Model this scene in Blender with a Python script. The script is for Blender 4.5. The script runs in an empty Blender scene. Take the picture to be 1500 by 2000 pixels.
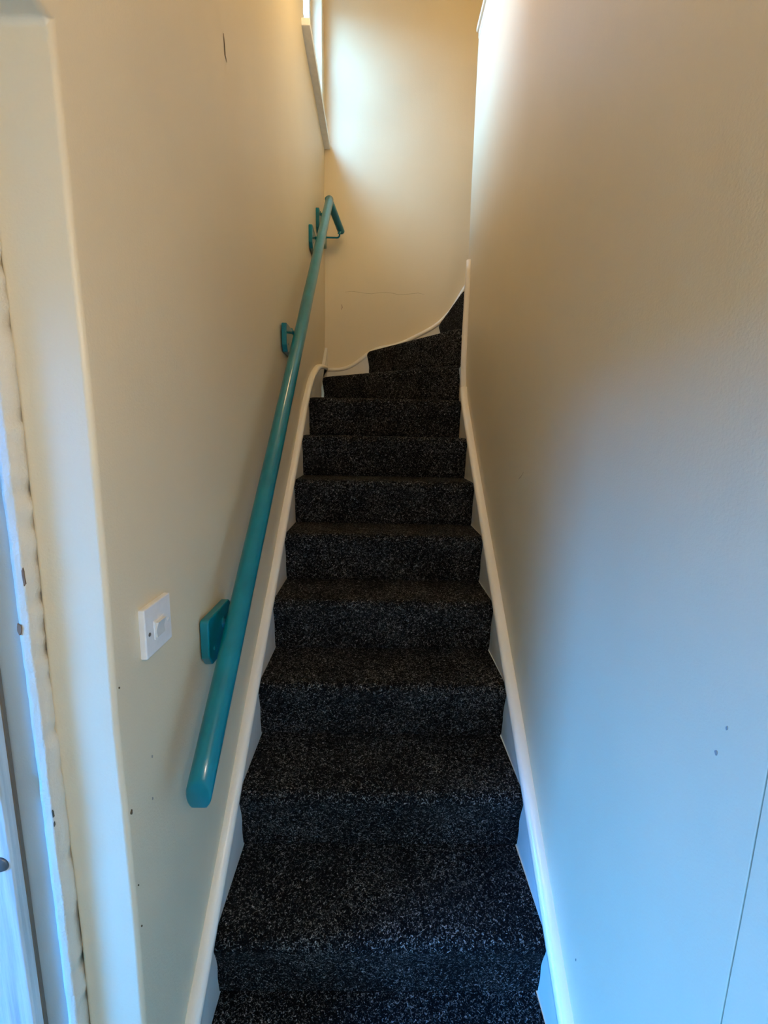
import bpy, bmesh, math, random
from mathutils import Vector, Matrix, noise
random.seed(4)
SC = bpy.context.scene
COL = SC.collection

# ------------------------------------------------------------------ camera
EYE = 1.5214
FPX = 838.0
def cam_axes(p, r, yw):
    F = Vector((math.sin(yw)*math.cos(p), math.cos(yw)*math.cos(p), -math.sin(p)))
    Rt = Vector((math.cos(yw), -math.sin(yw), 0)); D = F.cross(Rt)
    c, s = math.cos(r), math.sin(r)
    return Rt*c - D*s, D*c + Rt*s, F
rt, dn, fw = cam_axes(0.16407, 0.02084, 0.01771)
cd = bpy.data.cameras.new('camera'); cam = bpy.data.objects.new('camera', cd); COL.objects.link(cam)
cam.matrix_world = Matrix(((rt.x, -dn.x, -fw.x, 0), (rt.y, -dn.y, -fw.y, 0), (rt.z, -dn.z, -fw.z, EYE), (0, 0, 0, 1)))
cd.sensor_fit = 'HORIZONTAL'; cd.sensor_width = 36; cd.lens = 36*FPX/1500; cd.clip_start = 0.02
SC.camera = cam

# ------------------------------------------------------------------ light and exposure
SC.view_settings.view_transform = 'Standard'; SC.view_settings.look = 'None'
SC.view_settings.gamma = 1; SC.view_settings.use_curve_mapping = False
SC.view_settings.exposure = 0.0
SC.cycles.use_denoising = True
SC.cycles.max_bounces = 14; SC.cycles.diffuse_bounces = 8
w = bpy.data.worlds.new('sky'); SC.world = w; w.use_nodes = True
wn = w.node_tree; wt = wn.nodes.new('ShaderNodeTexCoord'); ws = wn.nodes.new('ShaderNodeSeparateXYZ')
wr_ = wn.nodes.new('ShaderNodeValToRGB'); bg = wn.nodes['Background']
wn.links.new(wt.outputs['Generated'], ws.inputs[0]); wn.links.new(ws.outputs['Z'], wr_.inputs[0]); wn.links.new(wr_.outputs[0], bg.inputs[0])
wr_.color_ramp.elements[0].position = 0.0; wr_.color_ramp.elements[0].color = (.06, .06, .05, 1)      # ground
wr_.color_ramp.elements[1].position = 0.04; wr_.color_ramp.elements[1].color = (.30, .60, 1.0, 1)     # clear bluish sky
bg.inputs[1].default_value = 11.0

def area(name, loc, target, sx, sy, power, color, spread=180):
    l = bpy.data.lights.new(name, 'AREA'); l.shape = 'RECTANGLE'; l.size = sx; l.size_y = sy
    l.energy = power; l.color = color; l.spread = math.radians(spread)
    o = bpy.data.objects.new(name, l); COL.objects.link(o); o.location = loc
    o.rotation_euler = (Vector(target)-Vector(loc)).to_track_quat('-Z', 'Y').to_euler()
    return o
# daylight entering by the stair window, high on the left
XL_ = -0.380
po = area('daylight_portal', (XL_-0.115, 2.68, 3.795), (XL_+1, 2.68, 3.795), 0.72, 0.84, 1, (1, 1, 1)); po.data.cycles.is_portal = True
area('daylight_stair_window', (-1.55, 1.45, 4.85), (-0.38, 2.75, 3.75), 1.3, 1.2, 135, (0.20, 0.56, 1.0))
area('daylight_stair_window', (-1.95, 3.30, 4.75), (-0.38, 2.66, 3.72), 0.9, 0.9, 270, (0.24, 0.58, 1.0))
# daylight through the glazed front door beside and behind the camera
area('daylight_front_door', (-3.20, -0.80, 2.18), (0.45, 0.45, 0.60), 1.5, 0.7, 690, (0.0, 0.27, 1.0))
# unseen warm fill lights added to brighten the walls and steps
def fill_light(name, loc, power, color, r=0.06):
    l = bpy.data.lights.new(name, 'POINT'); l.energy = power; l.color = color; l.shadow_soft_size = r
    o = bpy.data.objects.new(name, l); COL.objects.link(o); o.location = loc; return o
fill_light('landing_fill', (0.95, 1.75, 4.25), 17, (1.0, 0.68, 0.28), 0.12)  # warm fill added for the upper walls, no known lamp
fill_light('hall_fill', (0.34, -0.35, 1.85), 22, (1.0, 0.87, 0.74), 0.10)  # added fill that lifts the left wall and its end face

fill_light('stair_fill', (0.0, 1.75, 3.45), 13, (1.0, 0.73, 0.38), 0.12)  # unseen fill added to brighten the middle steps and back wall

# ------------------------------------------------------------------ materials
def new_mat(name):
    m = bpy.data.materials.new(name); m.use_nodes = True
    nt = m.node_tree; return m, nt, nt.nodes, nt.links, nt.nodes['Principled BSDF']
def pos(nt, scale=(1, 1, 1)):
    g = nt.nodes.new('ShaderNodeNewGeometry'); mp = nt.nodes.new('ShaderNodeMapping')
    mp.inputs['Scale'].default_value = scale
    nt.links.new(g.outputs['Position'], mp.inputs['Vector']); return mp.outputs[0]
def nz(nt, vec, scale, detail=3, rough=.5, dist=0):
    n = nt.nodes.new('ShaderNodeTexNoise'); n.inputs['Scale'].default_value = scale
    n.inputs['Detail'].default_value = detail; n.inputs['Roughness'].default_value = rough
    n.inputs['Distortion'].default_value = dist
    nt.links.new(vec, n.inputs['Vector']); return n.outputs['Fac']
def ramp(nt, fac, stops):
    r = nt.nodes.new('ShaderNodeValToRGB'); e = r.color_ramp.elements
    while len(e) < len(stops): e.new(0.5)
    for i, (p, c) in enumerate(stops):
        e[i].position = p; e[i].color = (*c, 1)
    nt.links.new(fac, r.inputs[0]); return r.outputs[0]
def bump(nt, h, strength, dist, prev=None):
    b = nt.nodes.new('ShaderNodeBump'); b.inputs['Strength'].default_value = strength
    b.inputs['Distance'].default_value = dist; nt.links.new(h, b.inputs['Height'])
    if prev: nt.links.new(prev, b.inputs['Normal'])
    return b.outputs[0]

def paint_mat(name, col, rough, fine=.35, streak=.25, tone=.05):
    m, nt, N, L, P = new_mat(name)
    v = pos(nt)
    c = ramp(nt, nz(nt, v, 2.3, 4), [(.3, tuple(x*(1-tone) for x in col)), (.7, col)])
    L.new(c, P.inputs['Base Color']); P.inputs['Roughness'].default_value = rough
    b = bump(nt, nz(nt, pos(nt, (1, 1, .22)), 22, 4), streak, .004)
    b = bump(nt, nz(nt, v, 260, 3), fine, .0012, b)
    L.new(b, P.inputs['Normal']); return m
WALL = (0.71, 0.605, 0.415)
M_wall = paint_mat('magnolia_wall_paint', WALL, .42)
M_gloss = paint_mat('cream_gloss_paint', (0.86, 0.79, 0.66), .28, .25, .4, .08)
M_string = paint_mat('off_white_string_paint', (0.74, 0.70, 0.62), .35, .2, .3, .05)
M_ceil = paint_mat('ceiling_paint', (0.80, 0.76, 0.66), .6)
M_rough = paint_mat('rough_old_paint', (0.66, 0.60, 0.47), .45, 1.0, 1.0, .12)
M_lining = paint_mat('shaded_lining_paint', (0.42, 0.45, 0.42), .5)  # greyed: the recess's shade is put into the lining colour
M_floorm = paint_mat('hall_floor_lino', (0.22, 0.17, 0.12), .5)

def door_mat():
    m, nt, N, L, P = new_mat('white_brushed_door_paint')
    g = nz(nt, pos(nt, (1, 1, .05)), 60, 5, .6)
    L.new(ramp(nt, g, [(.3, (.40, .42, .39)), (.62, (.62, .62, .57))]), P.inputs['Base Color'])
    P.inputs['Roughness'].default_value = .4
    L.new(bump(nt, g, .7, .003), P.inputs['Normal']); return m
M_door = door_mat()

def carpet_mat():
    m, nt, N, L, P = new_mat('charcoal_flecked_carpet')
    v = pos(nt)
    a = nz(nt, v, 190, 1.5, .5, 1.6)          # fleck pattern of the twisted pile
    b_ = nz(nt, v, 7, 3)                     # slow shading of the pile
    c = nz(nt, v, 420, 1)
    mx = N.new('ShaderNodeMath'); mx.operation = 'MULTIPLY_ADD'
    L.new(b_, mx.inputs[0]); mx.inputs[1].default_value = .12; L.new(a, mx.inputs[2])
    L.new(ramp(nt, mx.outputs[0], [(.53, (.0015, .0015, .002)), (.62, (.007, .007, .008)), (.68, (.11, .11, .108)), (.79, (.38, .37, .36))]), P.inputs['Base Color'])
    P.inputs['Roughness'].default_value = .95
    P.inputs['Specular IOR Level'].default_value = .1
    
    b1 = bump(nt, a, 1.0, .006); L.new(bump(nt, c, .6, .002, b1), P.inputs['Normal']); return m
M_carpet = carpet_mat()

def teal_mat():
    m, nt, N, L, P = new_mat('teal_gloss_paint')
    v = pos(nt)
    L.new(ramp(nt, nz(nt, v, 14, 3), [(.3, (.0, .14, .185)), (.7, (.0, .18, .235))]), P.inputs['Base Color'])
    P.inputs['Roughness'].default_value = .28; P.inputs['Specular IOR Level'].default_value = .3; P.inputs['Coat Weight'].default_value = .35
    P.inputs['Coat Roughness'].default_value = .09
    b = bump(nt, nz(nt, pos(nt, (1, .5, .5)), 60, 3), .25, .002); L.new(b, P.inputs['Normal']); return m
M_teal = teal_mat()

def plain(name, col, rough, metal=0):
    m, nt, N, L, P = new_mat(name)
    L.new(ramp(nt, nz(nt, pos(nt), 40, 3), [(.3, tuple(x*.9 for x in col)), (.7, col)]), P.inputs['Base Color'])
    P.inputs['Roughness'].default_value = rough; P.inputs['Metallic'].default_value = metal; return m
M_plast = plain('white_switch_plastic', (.78, .78, .76), .3)
M_rock = plain('aged_rocker_plastic', (.66, .66, .62), .3)
M_screw = plain('dull_screw', (.16, .15, .14), .4, .6)
M_brass = plain('worn_brass', (.52, .36, .12), .3, 1)
M_gap = plain('gap_shade_brown', (.16, .12, .08), .8)  # dark brown that also stands in for shade in the door gap
M_chip = plain('exposed_brown_timber', (.20, .11, .055), .8)
M_dark = plain('dark_crack', (.09, .065, .035), .9)
M_white = plain('white_window_paint', (.85, .85, .83), .35)
M_yard = plain('outside_render', (.5, .55, .6), .9)

def glass_mat():
    m = bpy.data.materials.new('window_glass'); m.use_nodes = True; nt = m.node_tree
    for n in list(nt.nodes): nt.nodes.remove(n)
    o = nt.nodes.new('ShaderNodeOutputMaterial'); mx = nt.nodes.new('ShaderNodeMixShader')
    t = nt.nodes.new('ShaderNodeBsdfTransparent'); g = nt.nodes.new('ShaderNodeBsdfGlossy'); f = nt.nodes.new('ShaderNodeLayerWeight'); f.inputs['Blend'].default_value = .2; pw = nt.nodes.new('ShaderNodeMath'); pw.operation = 'POWER'; pw.inputs[1].default_value = 3; pm = nt.nodes.new('ShaderNodeMath'); pm.operation = 'MULTIPLY_ADD'; pm.inputs[1].default_value = .6; pm.inputs[2].default_value = .04
    g.inputs['Roughness'].default_value = .02; nt.links.new(f.outputs['Facing'], pw.inputs[0]); nt.links.new(pw.outputs[0], pm.inputs[0])
    nt.links.new(pm.outputs[0], mx.inputs[0]); nt.links.new(t.outputs[0], mx.inputs[1]); nt.links.new(g.outputs[0], mx.inputs[2])
    nt.links.new(mx.outputs[0], o.inputs[0]); return m
M_glass = glass_mat()

# ------------------------------------------------------------------ helpers
def mesh_obj(name, verts, faces, mat, parent=None, smooth=True):
    me = bpy.data.meshes.new(name); me.from_pydata([tuple(v) for v in verts], [], faces)
    bm = bmesh.new(); bm.from_mesh(me); bmesh.ops.recalc_face_normals(bm, faces=bm.faces); bm.to_mesh(me); bm.free()
    me.materials.append(mat)
    if smooth: me.polygons.foreach_set('use_smooth', [True]*len(me.polygons))
    o = bpy.data.objects.new(name, me); COL.objects.link(o)
    if parent: o.parent = parent
    return o
def empty(name, loc=(0, 0, 0)):
    o = bpy.data.objects.new(name, None); COL.objects.link(o); o.location = (0, 0, 0); o.empty_display_size = .05
    return o
def tag(o, label, cat, group=None):
    o['label'] = label; o['category'] = cat
    if group: o['group'] = group
    return o
def struct(o, label=None, cat=None):
    o['kind'] = 'structure'
    if label: o['label'] = label
    if cat: o['category'] = cat
    return o
def bevel(o, w_, seg=2, ang=35):
    b = o.modifiers.new('bevel', 'BEVEL'); b.width = w_; b.segments = seg; b.limit_method = 'ANGLE'; b.angle_limit = math.radians(ang)
    n = o.modifiers.new('wn', 'WEIGHTED_NORMAL'); n.keep_sharp = True
    return o
def box(name, x0, x1, y0, y1, z0, z1, mat, parent=None, bev=0):
    v = [(x, y, z) for x in (x0, x1) for y in (y0, y1) for z in (z0, z1)]
    f = [(0, 1, 3, 2), (4, 6, 7, 5), (0, 4, 5, 1), (2, 3, 7, 6), (0, 2, 6, 4), (1, 5, 7, 3)]
    o = mesh_obj(name, v, f, mat, parent, smooth=bool(bev))
    if bev: bevel(o, bev)
    return o
def grid_wall(name, axis, c, us, vs, holes, thick, mat, disp, step=.03, parent=None, bev=.008):
    """wall in the plane axis=c, grid over (u,v); us/vs are break points; holes = (u0,u1,v0,v1)"""
    def fill(bs):
        out = []
        for a, b in zip(bs[:-1], bs[1:]):
            n = max(1, round((b-a)/step)); out += [a+(b-a)*i/n for i in range(n)]
        return out+[bs[-1]]
    U, V = fill(us), fill(vs); idx = {}; verts = []; faces = []
    def vid(i, j):
        if (i, j) not in idx:
            u, v = U[i], V[j]; d = disp(u, v); idx[(i, j)] = len(verts)
            verts.append((c+d, u, v) if axis == 0 else ((u, c+d, v) if axis == 1 else (u, v, c+d)))
        return idx[(i, j)]
    for i in range(len(U)-1):
        for j in range(len(V)-1):
            um, vm = (U[i]+U[i+1])/2, (V[j]+V[j+1])/2
            if any(h[0] < um < h[1] and h[2] < vm < h[3] for h in holes): continue
            faces.append((vid(i, j), vid(i+1, j), vid(i+1, j+1), vid(i, j+1)))
    me = bpy.data.meshes.new(name); me.from_pydata(verts, [], faces); me.materials.append(mat)
    me.polygons.foreach_set('use_smooth', [True]*len(me.polygons))
    o = bpy.data.objects.new(name, me); COL.objects.link(o)
    if parent: o.parent = parent
    s = o.modifiers.new('solid', 'SOLIDIFY'); s.thickness = thick; s.offset = -1
    if bev: bevel(o, bev, 3, 50)
    return o
def sweep(name, path, prof, mat, parent=None, up=None, closed=True, cap=True, side=None):
    """sweep closed 2D profile [(a,b)] along path; a along 'side' vector, b along normal"""
    n = len(path); verts = []; faces = []; m = len(prof)
    for i, p in enumerate(path):
        p = Vector(p); a = Vector(path[max(0, i-1)]); b = Vector(path[min(n-1, i+1)])
        t = (b-a).normalized(); s = Vector(side(i) if callable(side) else side).normalized()
        nrm = s.cross(t).normalized()
        if up is not None and nrm.dot(Vector(up)) < 0: nrm = -nrm
        for (u, v) in prof: verts.append(p+s*u+nrm*v)
    for i in range(n-1):
        for j in range(m):
            k = (j+1) % m; faces.append((i*m+j, i*m+k, (i+1)*m+k, (i+1)*m+j))
    if cap: faces += [tuple(range(m)), tuple(range((n-1)*m, n*m))]
    return mesh_obj(name, verts, faces, mat, parent)
def extrude_poly(name, pts, vec, mat, parent=None, bev=0):
    n = len(pts); v = [Vector(p) for p in pts]+[Vector(p)+Vector(vec) for p in pts]
    f = [tuple(range(n)), tuple(range(n, 2*n))]+[(i, (i+1) % n, n+(i+1) % n, n+i) for i in range(n)]
    o = mesh_obj(name, v, f, mat, parent, smooth=bool(bev))
    if bev: bevel(o, bev)
    return o
def lathe(name, prof, centre, axis, mat, parent=None, seg=28):
    ax = Vector(axis).normalized(); q = ax.to_track_quat('Z', 'Y'); verts = []; faces = []
    for r, h in prof:
        for k in range(seg):
            a = 2*math.pi*k/seg; verts.append(Vector(centre)+q@Vector((r*math.cos(a), r*math.sin(a), h)))
    for i in range(len(prof)-1):
        for k in range(seg):
            k2 = (k+1) % seg; faces.append((i*seg+k, i*seg+k2, (i+1)*seg+k2, (i+1)*seg+k))
    faces += [tuple(range(seg)), tuple(range((len(prof)-1)*seg, len(prof)*seg))]
    return mesh_obj(name, verts, faces, mat, parent)
def circ(r, n=16, sx=1, sy=1, cx=0, cy=0): return [(cx+r*sx*math.cos(2*math.pi*i/n), cy+r*sy*math.sin(2*math.pi*i/n)) for i in range(n)]

# ------------------------------------------------------------------ the room
XL, XR, YB = -0.380, 0.452, 3.107
RISE, GOING, Y0 = 0.193, 0.2079, 0.633
H_SOF = 1.99; ZTOP = 4.80; YN = 0.583
WIN = (2.34, 3.015, 3.388, 4.20)
def nse(x, y, z, s): return noise.noise(Vector((x*s+3.1, y*s-1.7, z*s+.6)))
def d_left(y, z):
    d = .006*nse(0, y, z, 1.3)+.0025*nse(5, y, z, 4.5)
    # old plaster ridge where two coats of plaster meet above the switch
    yr = 1.26+.06*nse(2, 0, z, 2.0); k = max(0, min(1, (z-1.9)/.5))
    d += .010*k/(1+math.exp(-(y-yr)/.018))-.005*k
    return d
def d_back(x, z): return .004*nse(x, 9, z, 1.6)+.0015*nse(x, 4, z, 5)
def xr_off(y): return -.0150+.0088*(min(y, 2.45)-.6)*1.0
def d_right(y, z): return xr_off(y)+.004*nse(7, y, z, 1.2)+.0015*nse(8, y, z, 4.2)

wl = grid_wall('wall_left', 0, XL, [-.3, YN, WIN[0], WIN[1], YB], [0, H_SOF, WIN[2], WIN[3], ZTOP],
               [(-.3, YN, -1, H_SOF), (WIN[0], WIN[1], WIN[2], WIN[3])], .095, M_wall, d_left)
struct(wl, 'left stair wall, cream painted plaster carrying the teal handrail', 'wall')
wb = grid_wall('wall_back', 1, YB, [-.48, 2.4], [0, ZTOP], [], .1, M_wall, d_back, bev=0)
struct(wb, 'cream back wall facing the camera at the turn of the stairs', 'wall')
# right wall: a half-height partition between the stairs and the landing
wr = grid_wall('wall_right', 0, XR, [.4133, 2.405], [0, 3.468], [], -.12, M_wall, d_right, bev=.0012)
struct(wr, 'plain cream wall on the right of the stairs, bluish in the daylight', 'wall')
wr2 = grid_wall('wall_right', 0, XR, [-1.6, .4112], [0, 3.468], [], -.12, M_wall, lambda y, z: d_right(y, z)-.0003, bev=.0008)
struct(wr2, 'near panel of the right wall beyond the thin vertical crack', 'wall')
# partition end turning to the right behind the stairs
pe = box('wall_inner', XR+.05, 2.4, 2.30, 2.400, 0, 2.66, M_wall); struct(pe, 'short wall closing the well behind the right-hand partition', 'wall')
cp = box('wall_capping', XR-.013, XR+.15, -.28, 2.412, 3.470, 3.492, M_gloss, wr, .005)
cp['label'] = 'narrow cream wooden capping on top of the partition'
st = box('cornice_strip', XR-.003, XR+.01, -.28, 2.405, 3.44, 3.470, M_gloss, wr, .002)

# upper floor and shaft
struct(box('ceiling', -.5, 2.5, -.4, 3.3, ZTOP, ZTOP+.1, M_ceil), 'painted ceiling high above the stairs', 'ceiling')
lf = box('floor_landing', .58, 2.4, -.4, 2.40, 2.66, 2.702, M_carpet); struct(lf, 'carpeted upstairs landing behind the right-hand partition', 'floor')
struct(box('wall_landing', 2.3, 2.4, -.4, 3.2, 2.6, ZTOP, M_wall), 'far wall of the upstairs landing', 'wall')
struct(box('wall_front_upper', -.5, 2.4, -.4, -.3, 2.25, ZTOP, M_wall), 'upper wall above the hall behind the camera', 'wall')
# hall behind / beside the camera
struct(box('wall_bulkhead', XL-.09, XL-.001, -1.7, -.29, H_SOF, 2.6, M_wall), 'bulkhead above the low hall ceiling, behind the camera', 'wall')
struct(box('floor', -1.9, XR+.1, -1.7, Y0+.02, -.05, 0, M_floorm), 'dark hall floor at the foot of the stairs', 'floor')
struct(box('ceiling_hall', -1.9, XL-.012, -1.7, .590, H_SOF, H_SOF+.08, M_ceil), 'low hall ceiling at the upper left corner', 'ceiling')
struct(box('ceiling_hall', XL+.001, XR+.1, -1.7, -.30, 2.25, 2.33, M_ceil), 'low ceiling above the hall behind the camera', 'ceiling')
struct(box('wall_front', -1.95, XR+.1, -1.70, -1.6, 0, 2.33, M_wall), 'hall wall behind the camera', 'wall')
xa, xb = -1.98, -1.90
gy0, gy1, gz0, gz1 = -1.15, .10, .22, 1.80
wf = empty('wall_hall_left'); struct(wf, 'left wall of the hall around the glazed front door', 'wall')
box('wall_panel', xa, xb, -1.7, gy0, 0, H_SOF, M_wall, wf); box('wall_panel', xa, xb, gy1, .62, 0, H_SOF, M_wall, wf)
box('wall_panel', xa, xb, gy0, gy1, gz1, H_SOF, M_wall, wf)
d2 = empty('door_2'); struct(d2, 'glazed front door in the left wall of the hall', 'door')
box('lower_panel', xa+.02, xb-.02, gy0, gy1, .0, gz0, M_white, d2)
for y in (gy0+.02, -.55, gy1-.02): box('stile', xa+.01, xb-.01, y-.02, y+.02, gz0, gz1, M_white, d2, .003)
box('spill_baffle_top', -3.9, -1.98, -2.6, .45, 2.62, 2.68, M_white, d2)  # unseen baffle added to keep door light off the stair window
box('spill_baffle_side', -3.9, -1.98, .42, .46, 0, 2.65, M_white, d2)  # second added baffle, closing the side towards the stair window
for y0_, y1_ in ((gy0+.04, -.57), (-.53, gy1-.04)): box('pane', xa+.035, xa+.040, y0_, y1_, gz0, gz1, M_glass, d2)

# ------------------------------------------------------------------ door on the far left, in the hall wall facing the camera
d1 = empty('door_1'); struct(d1, 'white brush-painted door with brass knob at the lower left edge', 'door')
fl = grid_wall('door_frame', 1, .562, [-.487, -.4705], [0, 1.986], [], .04, M_rough,
               lambda x, z: .0014*nse(x*3, 2, z, 14)+.0012*nse(x*2, 5, z, 45), step=.0056, parent=d1, bev=0)
fl['label'] = 'rough, many times painted door frame edge'
grid_wall('door_lining', 1, .592, [-.585, -.492], [0, 1.986], [], .04, M_lining, lambda x, z: .0015*nse(x, 3, z, 9), step=.02, parent=d1, bev=0)
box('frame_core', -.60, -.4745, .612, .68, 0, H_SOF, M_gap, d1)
box('painted_gap_shade', -.566, -.5475, .586, .5912, 0, 1.98, M_gap, d1)  # dark strip painting the shade between door leaf and lining
lfm = grid_wall('door_leaf', 1, .570, [-1.30, -.550], [.01, 1.975], [], .038, M_door, lambda x, z: .0008*nse(x*6, 1, z, 6), step=.03, parent=d1, bev=.004)
hw = box('side_wall', -1.9, -1.30, .575, .66, 0, H_SOF, M_wall, d1)
kn = lathe('door_knob', [(.001, -.024), (.012, -.0235), (.018, -.020), (.0205, -.014), (.018, -.008), (.011, -.005), (.010, 0)], (-.5635, .570, 1.003), (0, 1, 0), M_brass, d1)
kn['label'] = 'round brass knob'
lathe('keyhole_plate', [(.011, -.003), (.013, 0)], (-.5675, .570, .868), (0, 1, 0), M_screw, d1)

# ------------------------------------------------------------------ paint chips and marks: wear of the walls, part of them
def chip(name, wall, pts3, nrm, mat, th=.0012):
    n = Vector(nrm); c = [Vector(p)+n*th*.5 for p in pts3]
    return extrude_poly(name, [p-n*th for p in c], n*th*1.6, mat, wall)
def blob(cu, cv, ru, rv, f, seed, n=11):
    r = random.Random(seed); out = []
    for i in range(n):
        a = 2*math.pi*i/n; k = .6+.5*r.random(); out.append(f(cu+ru*k*math.cos(a), cv+rv*k*math.sin(a)))
    return out
FY = lambda y: (lambda u, v: (u, y, v))
FF = lambda u, v: (u, .5616+.0014*nse(u*3, 2, v, 14)+.0012*nse(u*2, 5, v, 45), v)
chip('paint_chip', d1, blob(-.4722, 1.330, .0018, .016, FF, 1), (0, -1, 0), M_chip)
chip('paint_chip', d1, blob(-.4862, 1.257, .0030, .010, FF, 2), (0, -1, 0), M_chip)
chip('paint_chip', d1, blob(-.4712, .966, .0012, .008, FF, 3), (0, -1, 0), M_dark)
chip('paint_chip', d1, blob(-.4712, .949, .0010, .005, FF, 4), (0, -1, 0), M_dark)
def on_l(y, z): return (XL+d_left(y, z)+.0006, y, z)
def on_r(y, z): return (XR+d_right(y, z)-.0006, y, z)
def on_b(x, z): return (x, YB+d_back(x, z)-.0006, z)
def line_chip(name, wall, pts, wd, f, nrm, mat):
    L_ = []; R_ = []
    for i, (u, v) in enumerate(pts):
        a = pts[max(0, i-1)]; b = pts[min(len(pts)-1, i+1)]
        t = Vector((b[0]-a[0], b[1]-a[1])).normalized(); w_ = wd*(.4 if i in (0, len(pts)-1) else 1)
        L_.append(f(u-t.y*w_, v+t.x*w_)); R_.append(f(u+t.y*w_, v-t.x*w_))
    n = len(pts); v = L_+R_; fcs = [(i, i+1, n+i+1, n+i) for i in range(n-1)]
    return mesh_obj(name, v, fcs, mat, wall)
line_chip('plaster_crack', wl, [(1.205, 2.475), (1.210, 2.455), (1.212, 2.435), (1.222, 2.428)], .0035, on_l, (1, 0, 0), M_dark)
line_chip('hairline_crack', wb, [(-.24+i*.045, 2.508+.006*math.sin(i*1.3)+.003*math.sin(i*3.1)) for i in range(13)], .0012, on_b, (0, -1, 0), plain('faint_crack', (.48, .40, .26), .9))
line_chip('scuff_mark', wb, [(-.262, 2.43), (-.258, 2.41), (-.264, 2.395)], .002, on_b, (0, -1, 0), M_chip)
for (y, z, s) in ((.4707, 1.182, .0020), (.4799, 1.1408, .0026), (.731, .452, .0018)):
    chip('scuff_mark', wr, blob(y, z, s*.8, s*1.5, on_r, int(y*1000)), (-1, 0, 0), plain('grey_scuff', (.25, .27, .26), .9), .0008)
line_chip('scuff_mark', wr, [(1.342, 1.412), (1.32, 1.421), (1.297, 1.438)], .0012, on_r, (-1, 0, 0), plain('brown_scuff', (.40, .28, .19), .9))
for (y, z, s) in ((.589, .936, .0030), (.588, .722, .0014), (.589, .80, .0012), (.5885, 1.15, .0012)):
    chip('paint_chip', wl, blob(y+.006, z, s*.8, s*1.6, on_l, int(z*1000)), (1, 0, 0), M_dark, .001)
for (y, z, s) in ((.665, .978, .0018), (.655, .905, .0018)):
    chip('scuff_mark', wl, blob(y, z, s*.8, s*1.6, on_l, int(z*1000)), (1, 0, 0), plain('grey_speck', (.3, .3, .28), .9), .0008)

# ------------------------------------------------------------------ stairs
SX0, SX1 = -0.358, 0.428
stair = empty('carpeted_staircase'); tag(stair, 'steep enclosed staircase in charcoal flecked carpet, turning right at the top', 'staircase')
# profile of riser + nosing: (distance in front of the riser line, height above riser foot)
PROF = [(-.007, -.003), (-.004, .003), (.003, .010), (.0055, .03), (.009, .06), (.013, .09), (.018, .115), (.0235, .135), (.028, .150), (.031, .161),
        (.0315, .170), (.030, .178), (.0265, .185), (.021, .190), (.013, .1925), (.003, .193), (-.008, .1928)]
def step_mesh(A, B, poly, z, nseg=48, name='carpeted_step'):
    """A = outer (left) end, B = inner (right) end of the riser line; poly = tread outline behind it"""
    A = Vector((*A, 0)); B = Vector((*B, 0)); t = (B-A).normalized(); n = Vector((t.y, -t.x, 0))
    verts = []; faces = []; m = len(PROF)
    for i in range(nseg+1):
        p = A.lerp(B, i/nseg)
        e = min(i, nseg-i)/nseg*(B-A).length; ed = .006*math.exp(-e/.012)    # the pile rolls under at the edges
        for j, (o, h) in enumerate(PROF):
            k = nse(p.x*1.0, p.y+j*.03, z, 18)*.0012
            oo = o-(ed if 4 < j < 15 else 0)+k
            hh = h-(ed*.7 if j > 9 else 0)
            verts.append(Vector((p.x, p.y, z))+n*oo+Vector((0, 0, hh)))
    for i in range(nseg):
        for j in range(m-1): faces.append((i*m+j, (i+1)*m+j, (i+1)*m+j+1, i*m+j+1))
    back = [i*m+m-1 for i in range(nseg+1)]
    base = len(verts)
    for p in poly: verts.append(Vector((p[0], p[1], z+RISE)))
    # tread: fan/strip from nosing back row to poly ordered from A side to B side
    k = len(poly)
    for i in range(nseg):
        a = round(i/nseg*(k-1)); b = round((i+1)/nseg*(k-1))
        if a == b: faces.append((back[i], back[i+1], base+a))
        else:
            faces.append((back[i], back[i+1], base+b, base+a))
    me = bpy.data.meshes.new(name); me.from_pydata([tuple(v) for v in verts], [], faces)
    me.materials.append(M_carpet); me.polygons.foreach_set('use_smooth', [True]*len(me.polygons))
    return me
YK = [Y0+GOING*k for k in range(9)]
# straight steps: origin at the foot of the riser
me0 = step_mesh((SX0, 0), (SX1, 0), [(SX0+(SX1-SX0)*i/24, GOING+.008) for i in range(25)], 0)
for k in range(8):
    o = bpy.data.objects.new('carpeted_step', me0); COL.objects.link(o); o.parent = stair
    sc_ = (SX1+xr_off(YK[k])-SX0)/(SX1-SX0); o.scale = (sc_, 1, 1)
    o.location = (SX0-SX0*sc_, YK[k], RISE*k)
WA = {8: (SX0, YK[8]), 9: (SX0, 2.955), 10: (-.063, 3.083), 11: (.430, 3.083), 12: (.70, 3.083), 13: (.93, 3.083)}
WB = {8: (SX1, YK[8]), 9: (.441, 2.388), 10: (.450, 2.401), 11: (.462, 2.412), 12: (.62, 2.412), 13: (.93, 2.412)}
def lerp2(a, b, t): return (a[0]+(b[0]-a[0])*t, a[1]+(b[1]-a[1])*t)
for k in (8, 9, 10, 11, 12):
    pts = [lerp2(WA[k+1], WB[k+1], i/24) for i in range(25)]
    if k == 9: pts = [(SX0, 3.083)]+pts
    me = step_mesh(WA[k], WB[k], pts, RISE*k)
    o = bpy.data.objects.new('carpeted_step', me); COL.objects.link(o); o.parent = stair
    o['label'] = 'tapered winder step at the turn'
me = step_mesh(WA[13], WB[13], [(2.3, 3.083), (2.3, 2.41)], RISE*13)
o = bpy.data.objects.new('carpeted_step', me); COL.objects.link(o); o.parent = stair; o['label'] = 'top step onto the landing'

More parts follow.
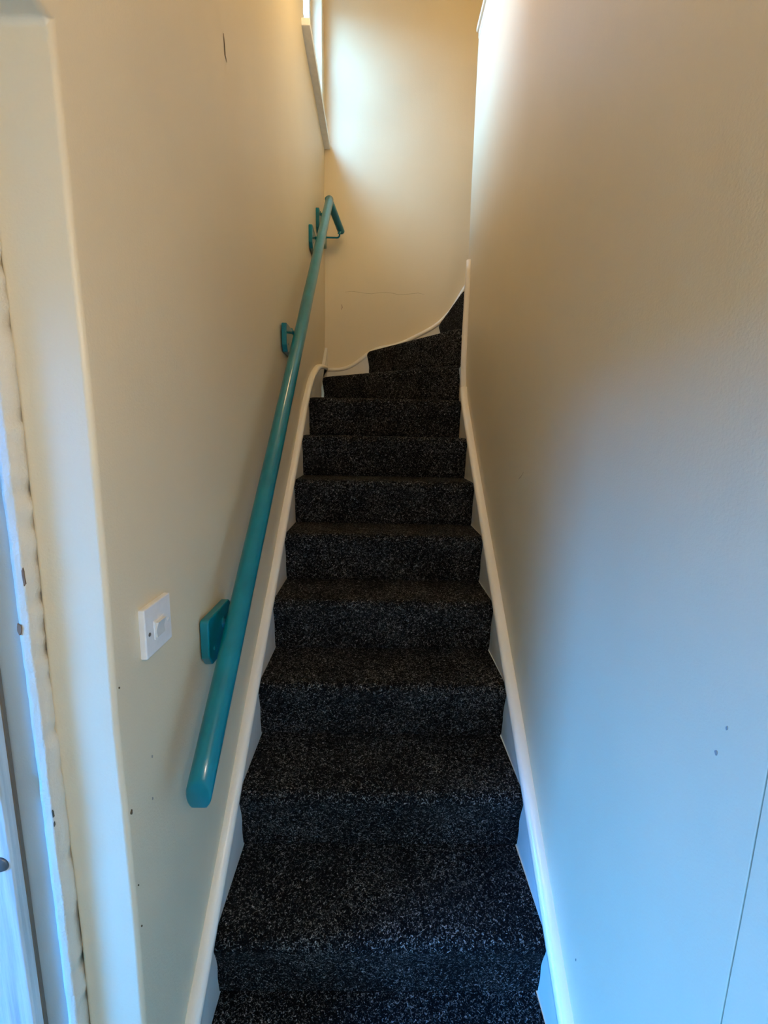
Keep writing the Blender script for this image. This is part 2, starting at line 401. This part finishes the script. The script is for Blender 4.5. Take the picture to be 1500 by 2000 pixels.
# strings (side boards) with their rounded capping
S = RISE/GOING
def zl(y, dz): return S*(y-Y0)+dz
def board(name, top, bot, vec, mat):
    return extrude_poly(name, top+bot[::-1], vec, mat, stair)
DZ = .225
topL = [(SX0, .586, zl(.586, DZ))]+[(SX0, y, zl(y, DZ)) for y in (1.0, 1.5, 2.0)]+[(SX0, 2.20, 1.683), (SX0, 2.28, 1.748), (SX0, 2.36, 1.803), (SX0, 2.46, 1.862), (SX0, 2.56, 1.905), (SX0, 2.70, 1.953), (SX0, 2.85, 1.982), (SX0, 2.97, 1.998), (SX0, 3.106, 2.004)]
botL = [(SX0, p[1], max(.0, zl(p[1], -.15))) for p in topL]
sl = board('side_string', topL, botL, (-.03, 0, 0), M_string); sl['label'] = 'off-white string board along the left wall'
YS = 3.083
topB = [(-.360, YS, 2.000), (-.30, YS, 1.999), (-.25, YS, 2.003), (-.215, YS, 2.013), (-.18, YS, 2.030), (-.15, YS, 2.052), (-.12, YS, 2.077), (-.085, YS, 2.105), (-.057, YS, 2.126), (-.02, YS, 2.143), (.031, YS, 2.155), (.08, YS, 2.162),
        (.12, YS, 2.172), (.18, YS, 2.196), (.241, YS, 2.226), (.30, YS, 2.257), (.345, YS, 2.280), (.385, YS, 2.306), (.42, YS, 2.336), (.455, YS, 2.370), (.487, YS, 2.410), (.515, YS, 2.455), (.55, YS, 2.52), (.62, YS, 2.63), (.75, YS, 2.76), (.92, YS, 2.93), (1.2, YS, 2.93)]
botB = [(p[0], p[1], 1.5) for p in topB]
sb = board('side_string', topB, botB, (0, .03, 0), M_string); sb['label'] = 'curving string board along the back wall'
topR = [(SX1, y, zl(y, DZ)) for y in (.50, 1.0, 1.5, 2.0, 2.20)]+[(SX1, 2.268, zl(2.268, DZ)), (SX1, 2.30, 1.80), (SX1, 2.33, 1.90), (SX1, 2.350, 2.05), (SX1+.004, 2.364, 2.28), (SX1+.014, 2.372, 2.42), (SX1+.016, 2.412, 2.45)]
topR = [(p[0]+xr_off(p[1]), p[1], p[2]) for p in topR]
botR = [(SX1, p[1], max(0, zl(p[1], -.15))) for p in topR]
botR = [(p[0], p[1], b[2]) for p, b in zip(topR, botR)]
sr = board('side_string', topR, botR, (.035, 0, 0), M_string); sr['label'] = 'off-white string board along the right wall'
CAP = [(0.001, -.013), (0.006, -.010), (.0075, .002), (.003, .010), (-.006, .0135), (-.014, .014), (-.022, .013), (-.030, .010), (-.034, -.004)]
def cap(pts, side, lbl, par):
    o = sweep('cap_moulding', pts, CAP, M_gloss, par, up=(0, 0, 1), side=side); o['label'] = lbl; return o
def dens(p, step=.05):
    out = [Vector(p[0])]
    for a, b in zip(p[:-1], p[1:]):
        a, b = Vector(a), Vector(b); n = max(1, round((b-a).length/step))
        out += [a.lerp(b, i/n) for i in range(1, n+1)]
    # light smoothing
    for _ in range(2):
        out = [out[0]]+[(out[i-1]+out[i]*2+out[i+1])/4 for i in range(1, len(out)-1)]+[out[-1]]
    return out
cap(dens(topL), (1, 0, 0), 'rounded cream moulding, glossy and chipped', sl)
cap(dens(topB, .03), (0, -1, 0), 'thin curved cream moulding', sb)
pr_ = [Vector(p) for p in topR[:6]]+[Vector((SX1+xr_off(2.29), 2.29, 1.80))]
cap(dens(pr_), (-1, 0, 0), 'rounded cream moulding', sr)
# upright corner moulding on the wall end where the winders pivot
co = sweep('corner_moulding', [(XR-.006, 2.352-.002*i, 1.755+.04*i) for i in range(0, 5)]+[(XR-.006+.0006*i, 2.344+.001*i, 1.94+.055*i) for i in range(10)],
           circ(.014, 14, 1.25, 1.1), M_gloss, sr, side=(1, 0, 0)); co['label'] = 'upright cream corner moulding'

# ------------------------------------------------------------------ handrail
rail = empty('handrail'); tag(rail, 'teal painted round wooden handrail on brackets along the left wall', 'handrail')
RX = XL+.068; RR = .0235; RS = .957
def rz(y): return .889+RS*(y-.69)
RY0, RY1 = .686, 2.815
def ring_rail():
    verts = []; faces = []; n = 28
    t = Vector((0, 1, RS)).normalized(); nrm = Vector((0, -RS, 1)).normalized()
    N_ = 60
    rows = []
    for i in range(N_+1):
        y = RY0+(RY1-RY0)*i/N_; rows.append((y, 1.0))
    rows = [(RY0-.0035, .80), (RY0-.0022, .93), (RY0, 1.0)]+rows[1:]
    for (y, s_) in rows:
        for k in range(n):
            a = 2*math.pi*k/n; cx = RR*s_*math.cos(a); cn = RR*s_*math.sin(a)
            if math.sin(a) < -.80: cn = -RR*s_*.80
            # plumb cut at the bottom end: move along the rail so that the section is vertical there
            p = Vector((RX+cx, y, rz(y)))+nrm*cn
            if y <= RY0+.05:
                p = p+t*((y-p.y)/t.y)*max(0, 1-(y-RY0)/.05) if y > RY0 else p+t*((y-p.y)/t.y)
            p.x += .0010*nse(0, y, 0, 7); verts.append(p)
    for i in range(len(rows)-1):
        for k in range(n):
            k2 = (k+1) % n; faces.append((i*n+k, i*n+k2, (i+1)*n+k2, (i+1)*n+k))
    faces += [tuple(range(n)), tuple(range((len(rows)-1)*n, len(rows)*n))]
    return mesh_obj('rail_pole', verts, faces, M_teal, rail)
ring_rail()
# short return at the corner
top = Vector((RX, RY1-.006, rz(RY1)-.006)); end = Vector((-.262, 3.03, 2.852))
N_ = 10; rp = [top.lerp(end, i/N_) for i in range(N_+1)]
o = sweep('return_rail', [top-(end-top).normalized()*.012]+rp+[end+(end-top).normalized()*.004], circ(.0225, 20), M_teal, rail, side=(1, 0, 0))
o['label'] = 'short return of the rail at the corner'
lathe('knuckle', [(.001, -.026), (.012, -.0225), (.0195, -.015), (.0235, -.006), (.0235, .006), (.0195, .015), (.012, .0225), (.001, .026)], (RX, RY1-.002, rz(RY1)-.002), (0, 1, RS), M_teal, rail)
def bracket(yc, zc, ly, lz, rod_y, tilt=0, target=None, th=.020, ch=.018):
    hy, hz = ly/2, lz/2; ring = [(-hy+ch*.3, hz), (hy-ch, hz), (hy, hz-ch), (hy, -hz+ch), (hy-ch, -hz), (-hy+ch, -hz), (-hy, -hz+ch*1.3), (-hy, hz-ch*.3)]
    c, s_ = math.cos(tilt), math.sin(tilt)
    pts = [(XL+.004, yc+a*c-b*s_, zc+a*s_+b*c) for a, b in ring]
    bk = extrude_poly('backing_block', pts, (th, 0, 0), M_teal, rail, .004)
    tx = target or Vector((RX, rod_y, rz(rod_y)-RR*.95))
    x0 = XL+th
    p0 = Vector((x0, tx.y, tx.z-.034)); path = [p0, p0+Vector((.012, 0, 0))]
    xe = tx.x
    for i in range(7):
        a = math.pi/2*i/6; r = .016
        path.append(Vector((xe-r+r*math.sin(a), tx.y, tx.z-.034+r-r*math.cos(a))))
    path.append(Vector((xe, tx.y, tx.z+.004)))
    sweep('bracket_arm', path, circ(.0052, 10), M_teal, bk, side=(0, 1, 0))
    lathe('bracket_rose', [(.017, 0), (.016, .004), (.009, .006), (.007, .010)], (x0-.001, tx.y, tx.z-.034), (1, 0, 0), M_teal, bk, 20)
    sweep('rail_saddle', [Vector((xe, tx.y-.022, tx.z-.0235*0-.022*RS+.001)), Vector((xe, tx.y+.022, tx.z+.022*RS+.001))], [(-.010, -.0015), (.010, -.0015), (.010, .0015), (-.010, .0015)], M_teal, bk, up=(0, 0, 1), side=(1, 0, 0))
    for a in (-.32, .32):
        sc_ = lathe('screw_head', [(.0045, 0), (.0045, .0012), (.002, .0018)], (x0+.0035, yc+ly*a*c, zc+ly*a*s_-(.02 if a < 0 else -.015)), (1, 0, 0), M_teal, bk, 12)
    return bk
bracket(.948, 1.078, .150, .110, .962)
bracket(1.825, 1.908, .180, .105, 1.86)
bracket(2.515, 2.560, .190, .110, 2.53)
bracket(2.795, 2.765, .21, .125, 2.77, tilt=.05)
bracket(2.995, 2.800, .120, .11, 3.0, target=Vector((-.268, 3.0, 2.832)))

# ------------------------------------------------------------------ light switch
sw = empty('light_switch'); tag(sw, 'white plastic single light switch on the left wall beside the handrail', 'light switch')
xs = XL+.0035
yl, yh, zlw, zh = .6565, .7425, 1.160, 1.2455
pl = box('face_plate', xs-.004, xs+.0075, yl, yh, zlw, zh, M_plast, sw, .0022)
yc, zc = .6985, 1.1995
# rocker: tilted wedge standing in a shallow frame
box('rocker_frame', xs+.006, xs+.0090, yc-.0165, yc+.0165, zc-.0165, zc+.0165, M_plast, sw, .001)
r0 = xs+.008
v = [(r0, yc-.0135, zc-.0135), (r0, yc+.0135, zc-.0135), (r0, yc+.0135, zc+.0135), (r0, yc-.0135, zc+.0135),
     (r0+.0035, yc-.0135, zc-.0135), (r0+.0035, yc+.0135, zc-.0135), (r0+.0020, yc+.0135, zc-.001), (r0+.0020, yc-.0135, zc-.001),
     (r0+.0068, yc+.0135, zc+.0135), (r0+.0068, yc-.0135, zc+.0135)]
f = [(0, 3, 2, 1), (4, 5, 6, 7), (7, 6, 8, 9), (0, 1, 5, 4), (3, 9, 8, 2), (1, 2, 8, 6, 5), (0, 4, 7, 9, 3)]
bevel(mesh_obj('rocker', v, f, M_rock, sw), .0008)
for y_ in (yl+.0115, yh-.0115):
    lathe('screw', [(.0036, 0), (.0034, .0008), (.001, .0011)], (xs+.0072, y_, zc), (1, 0, 0), M_screw if y_ < .7 else M_plast, sw, 14)

# ------------------------------------------------------------------ stair window, high on the left
w1 = empty('window_1'); struct(w1, 'bright sash window high on the left wall above its sill', 'window')
wy0, wy1, wz0, wz1 = WIN; xo, xi = XL-.10, XL-.065
for (a, b) in ((wy0, wy0+.045), (wy1-.05, wy1)): box('window_stile', xo, xi, a, b, wz0, wz1, M_white, w1, .003)
for (a, b) in ((wz0, wz0+.05), (3.78, 3.82), (wz1-.05, wz1)): box('window_rail', xo+.003, xi-.003, wy0+.045, wy1-.05, a, b, M_white, w1, .003)
box('pane', xo+.014, xo+.018, wy0+.045, wy1-.05, wz0+.05, 3.78, M_glass, w1)
box('pane', xo+.014, xo+.018, wy0+.045, wy1-.05, 3.82, wz1-.05, M_glass, w1)
sl_ = box('window_sill', XL-.08, -.339, 2.268, 3.104, 3.360, 3.390, M_white, w1, .003); sl_['label'] = 'painted sill board projecting from the wall'
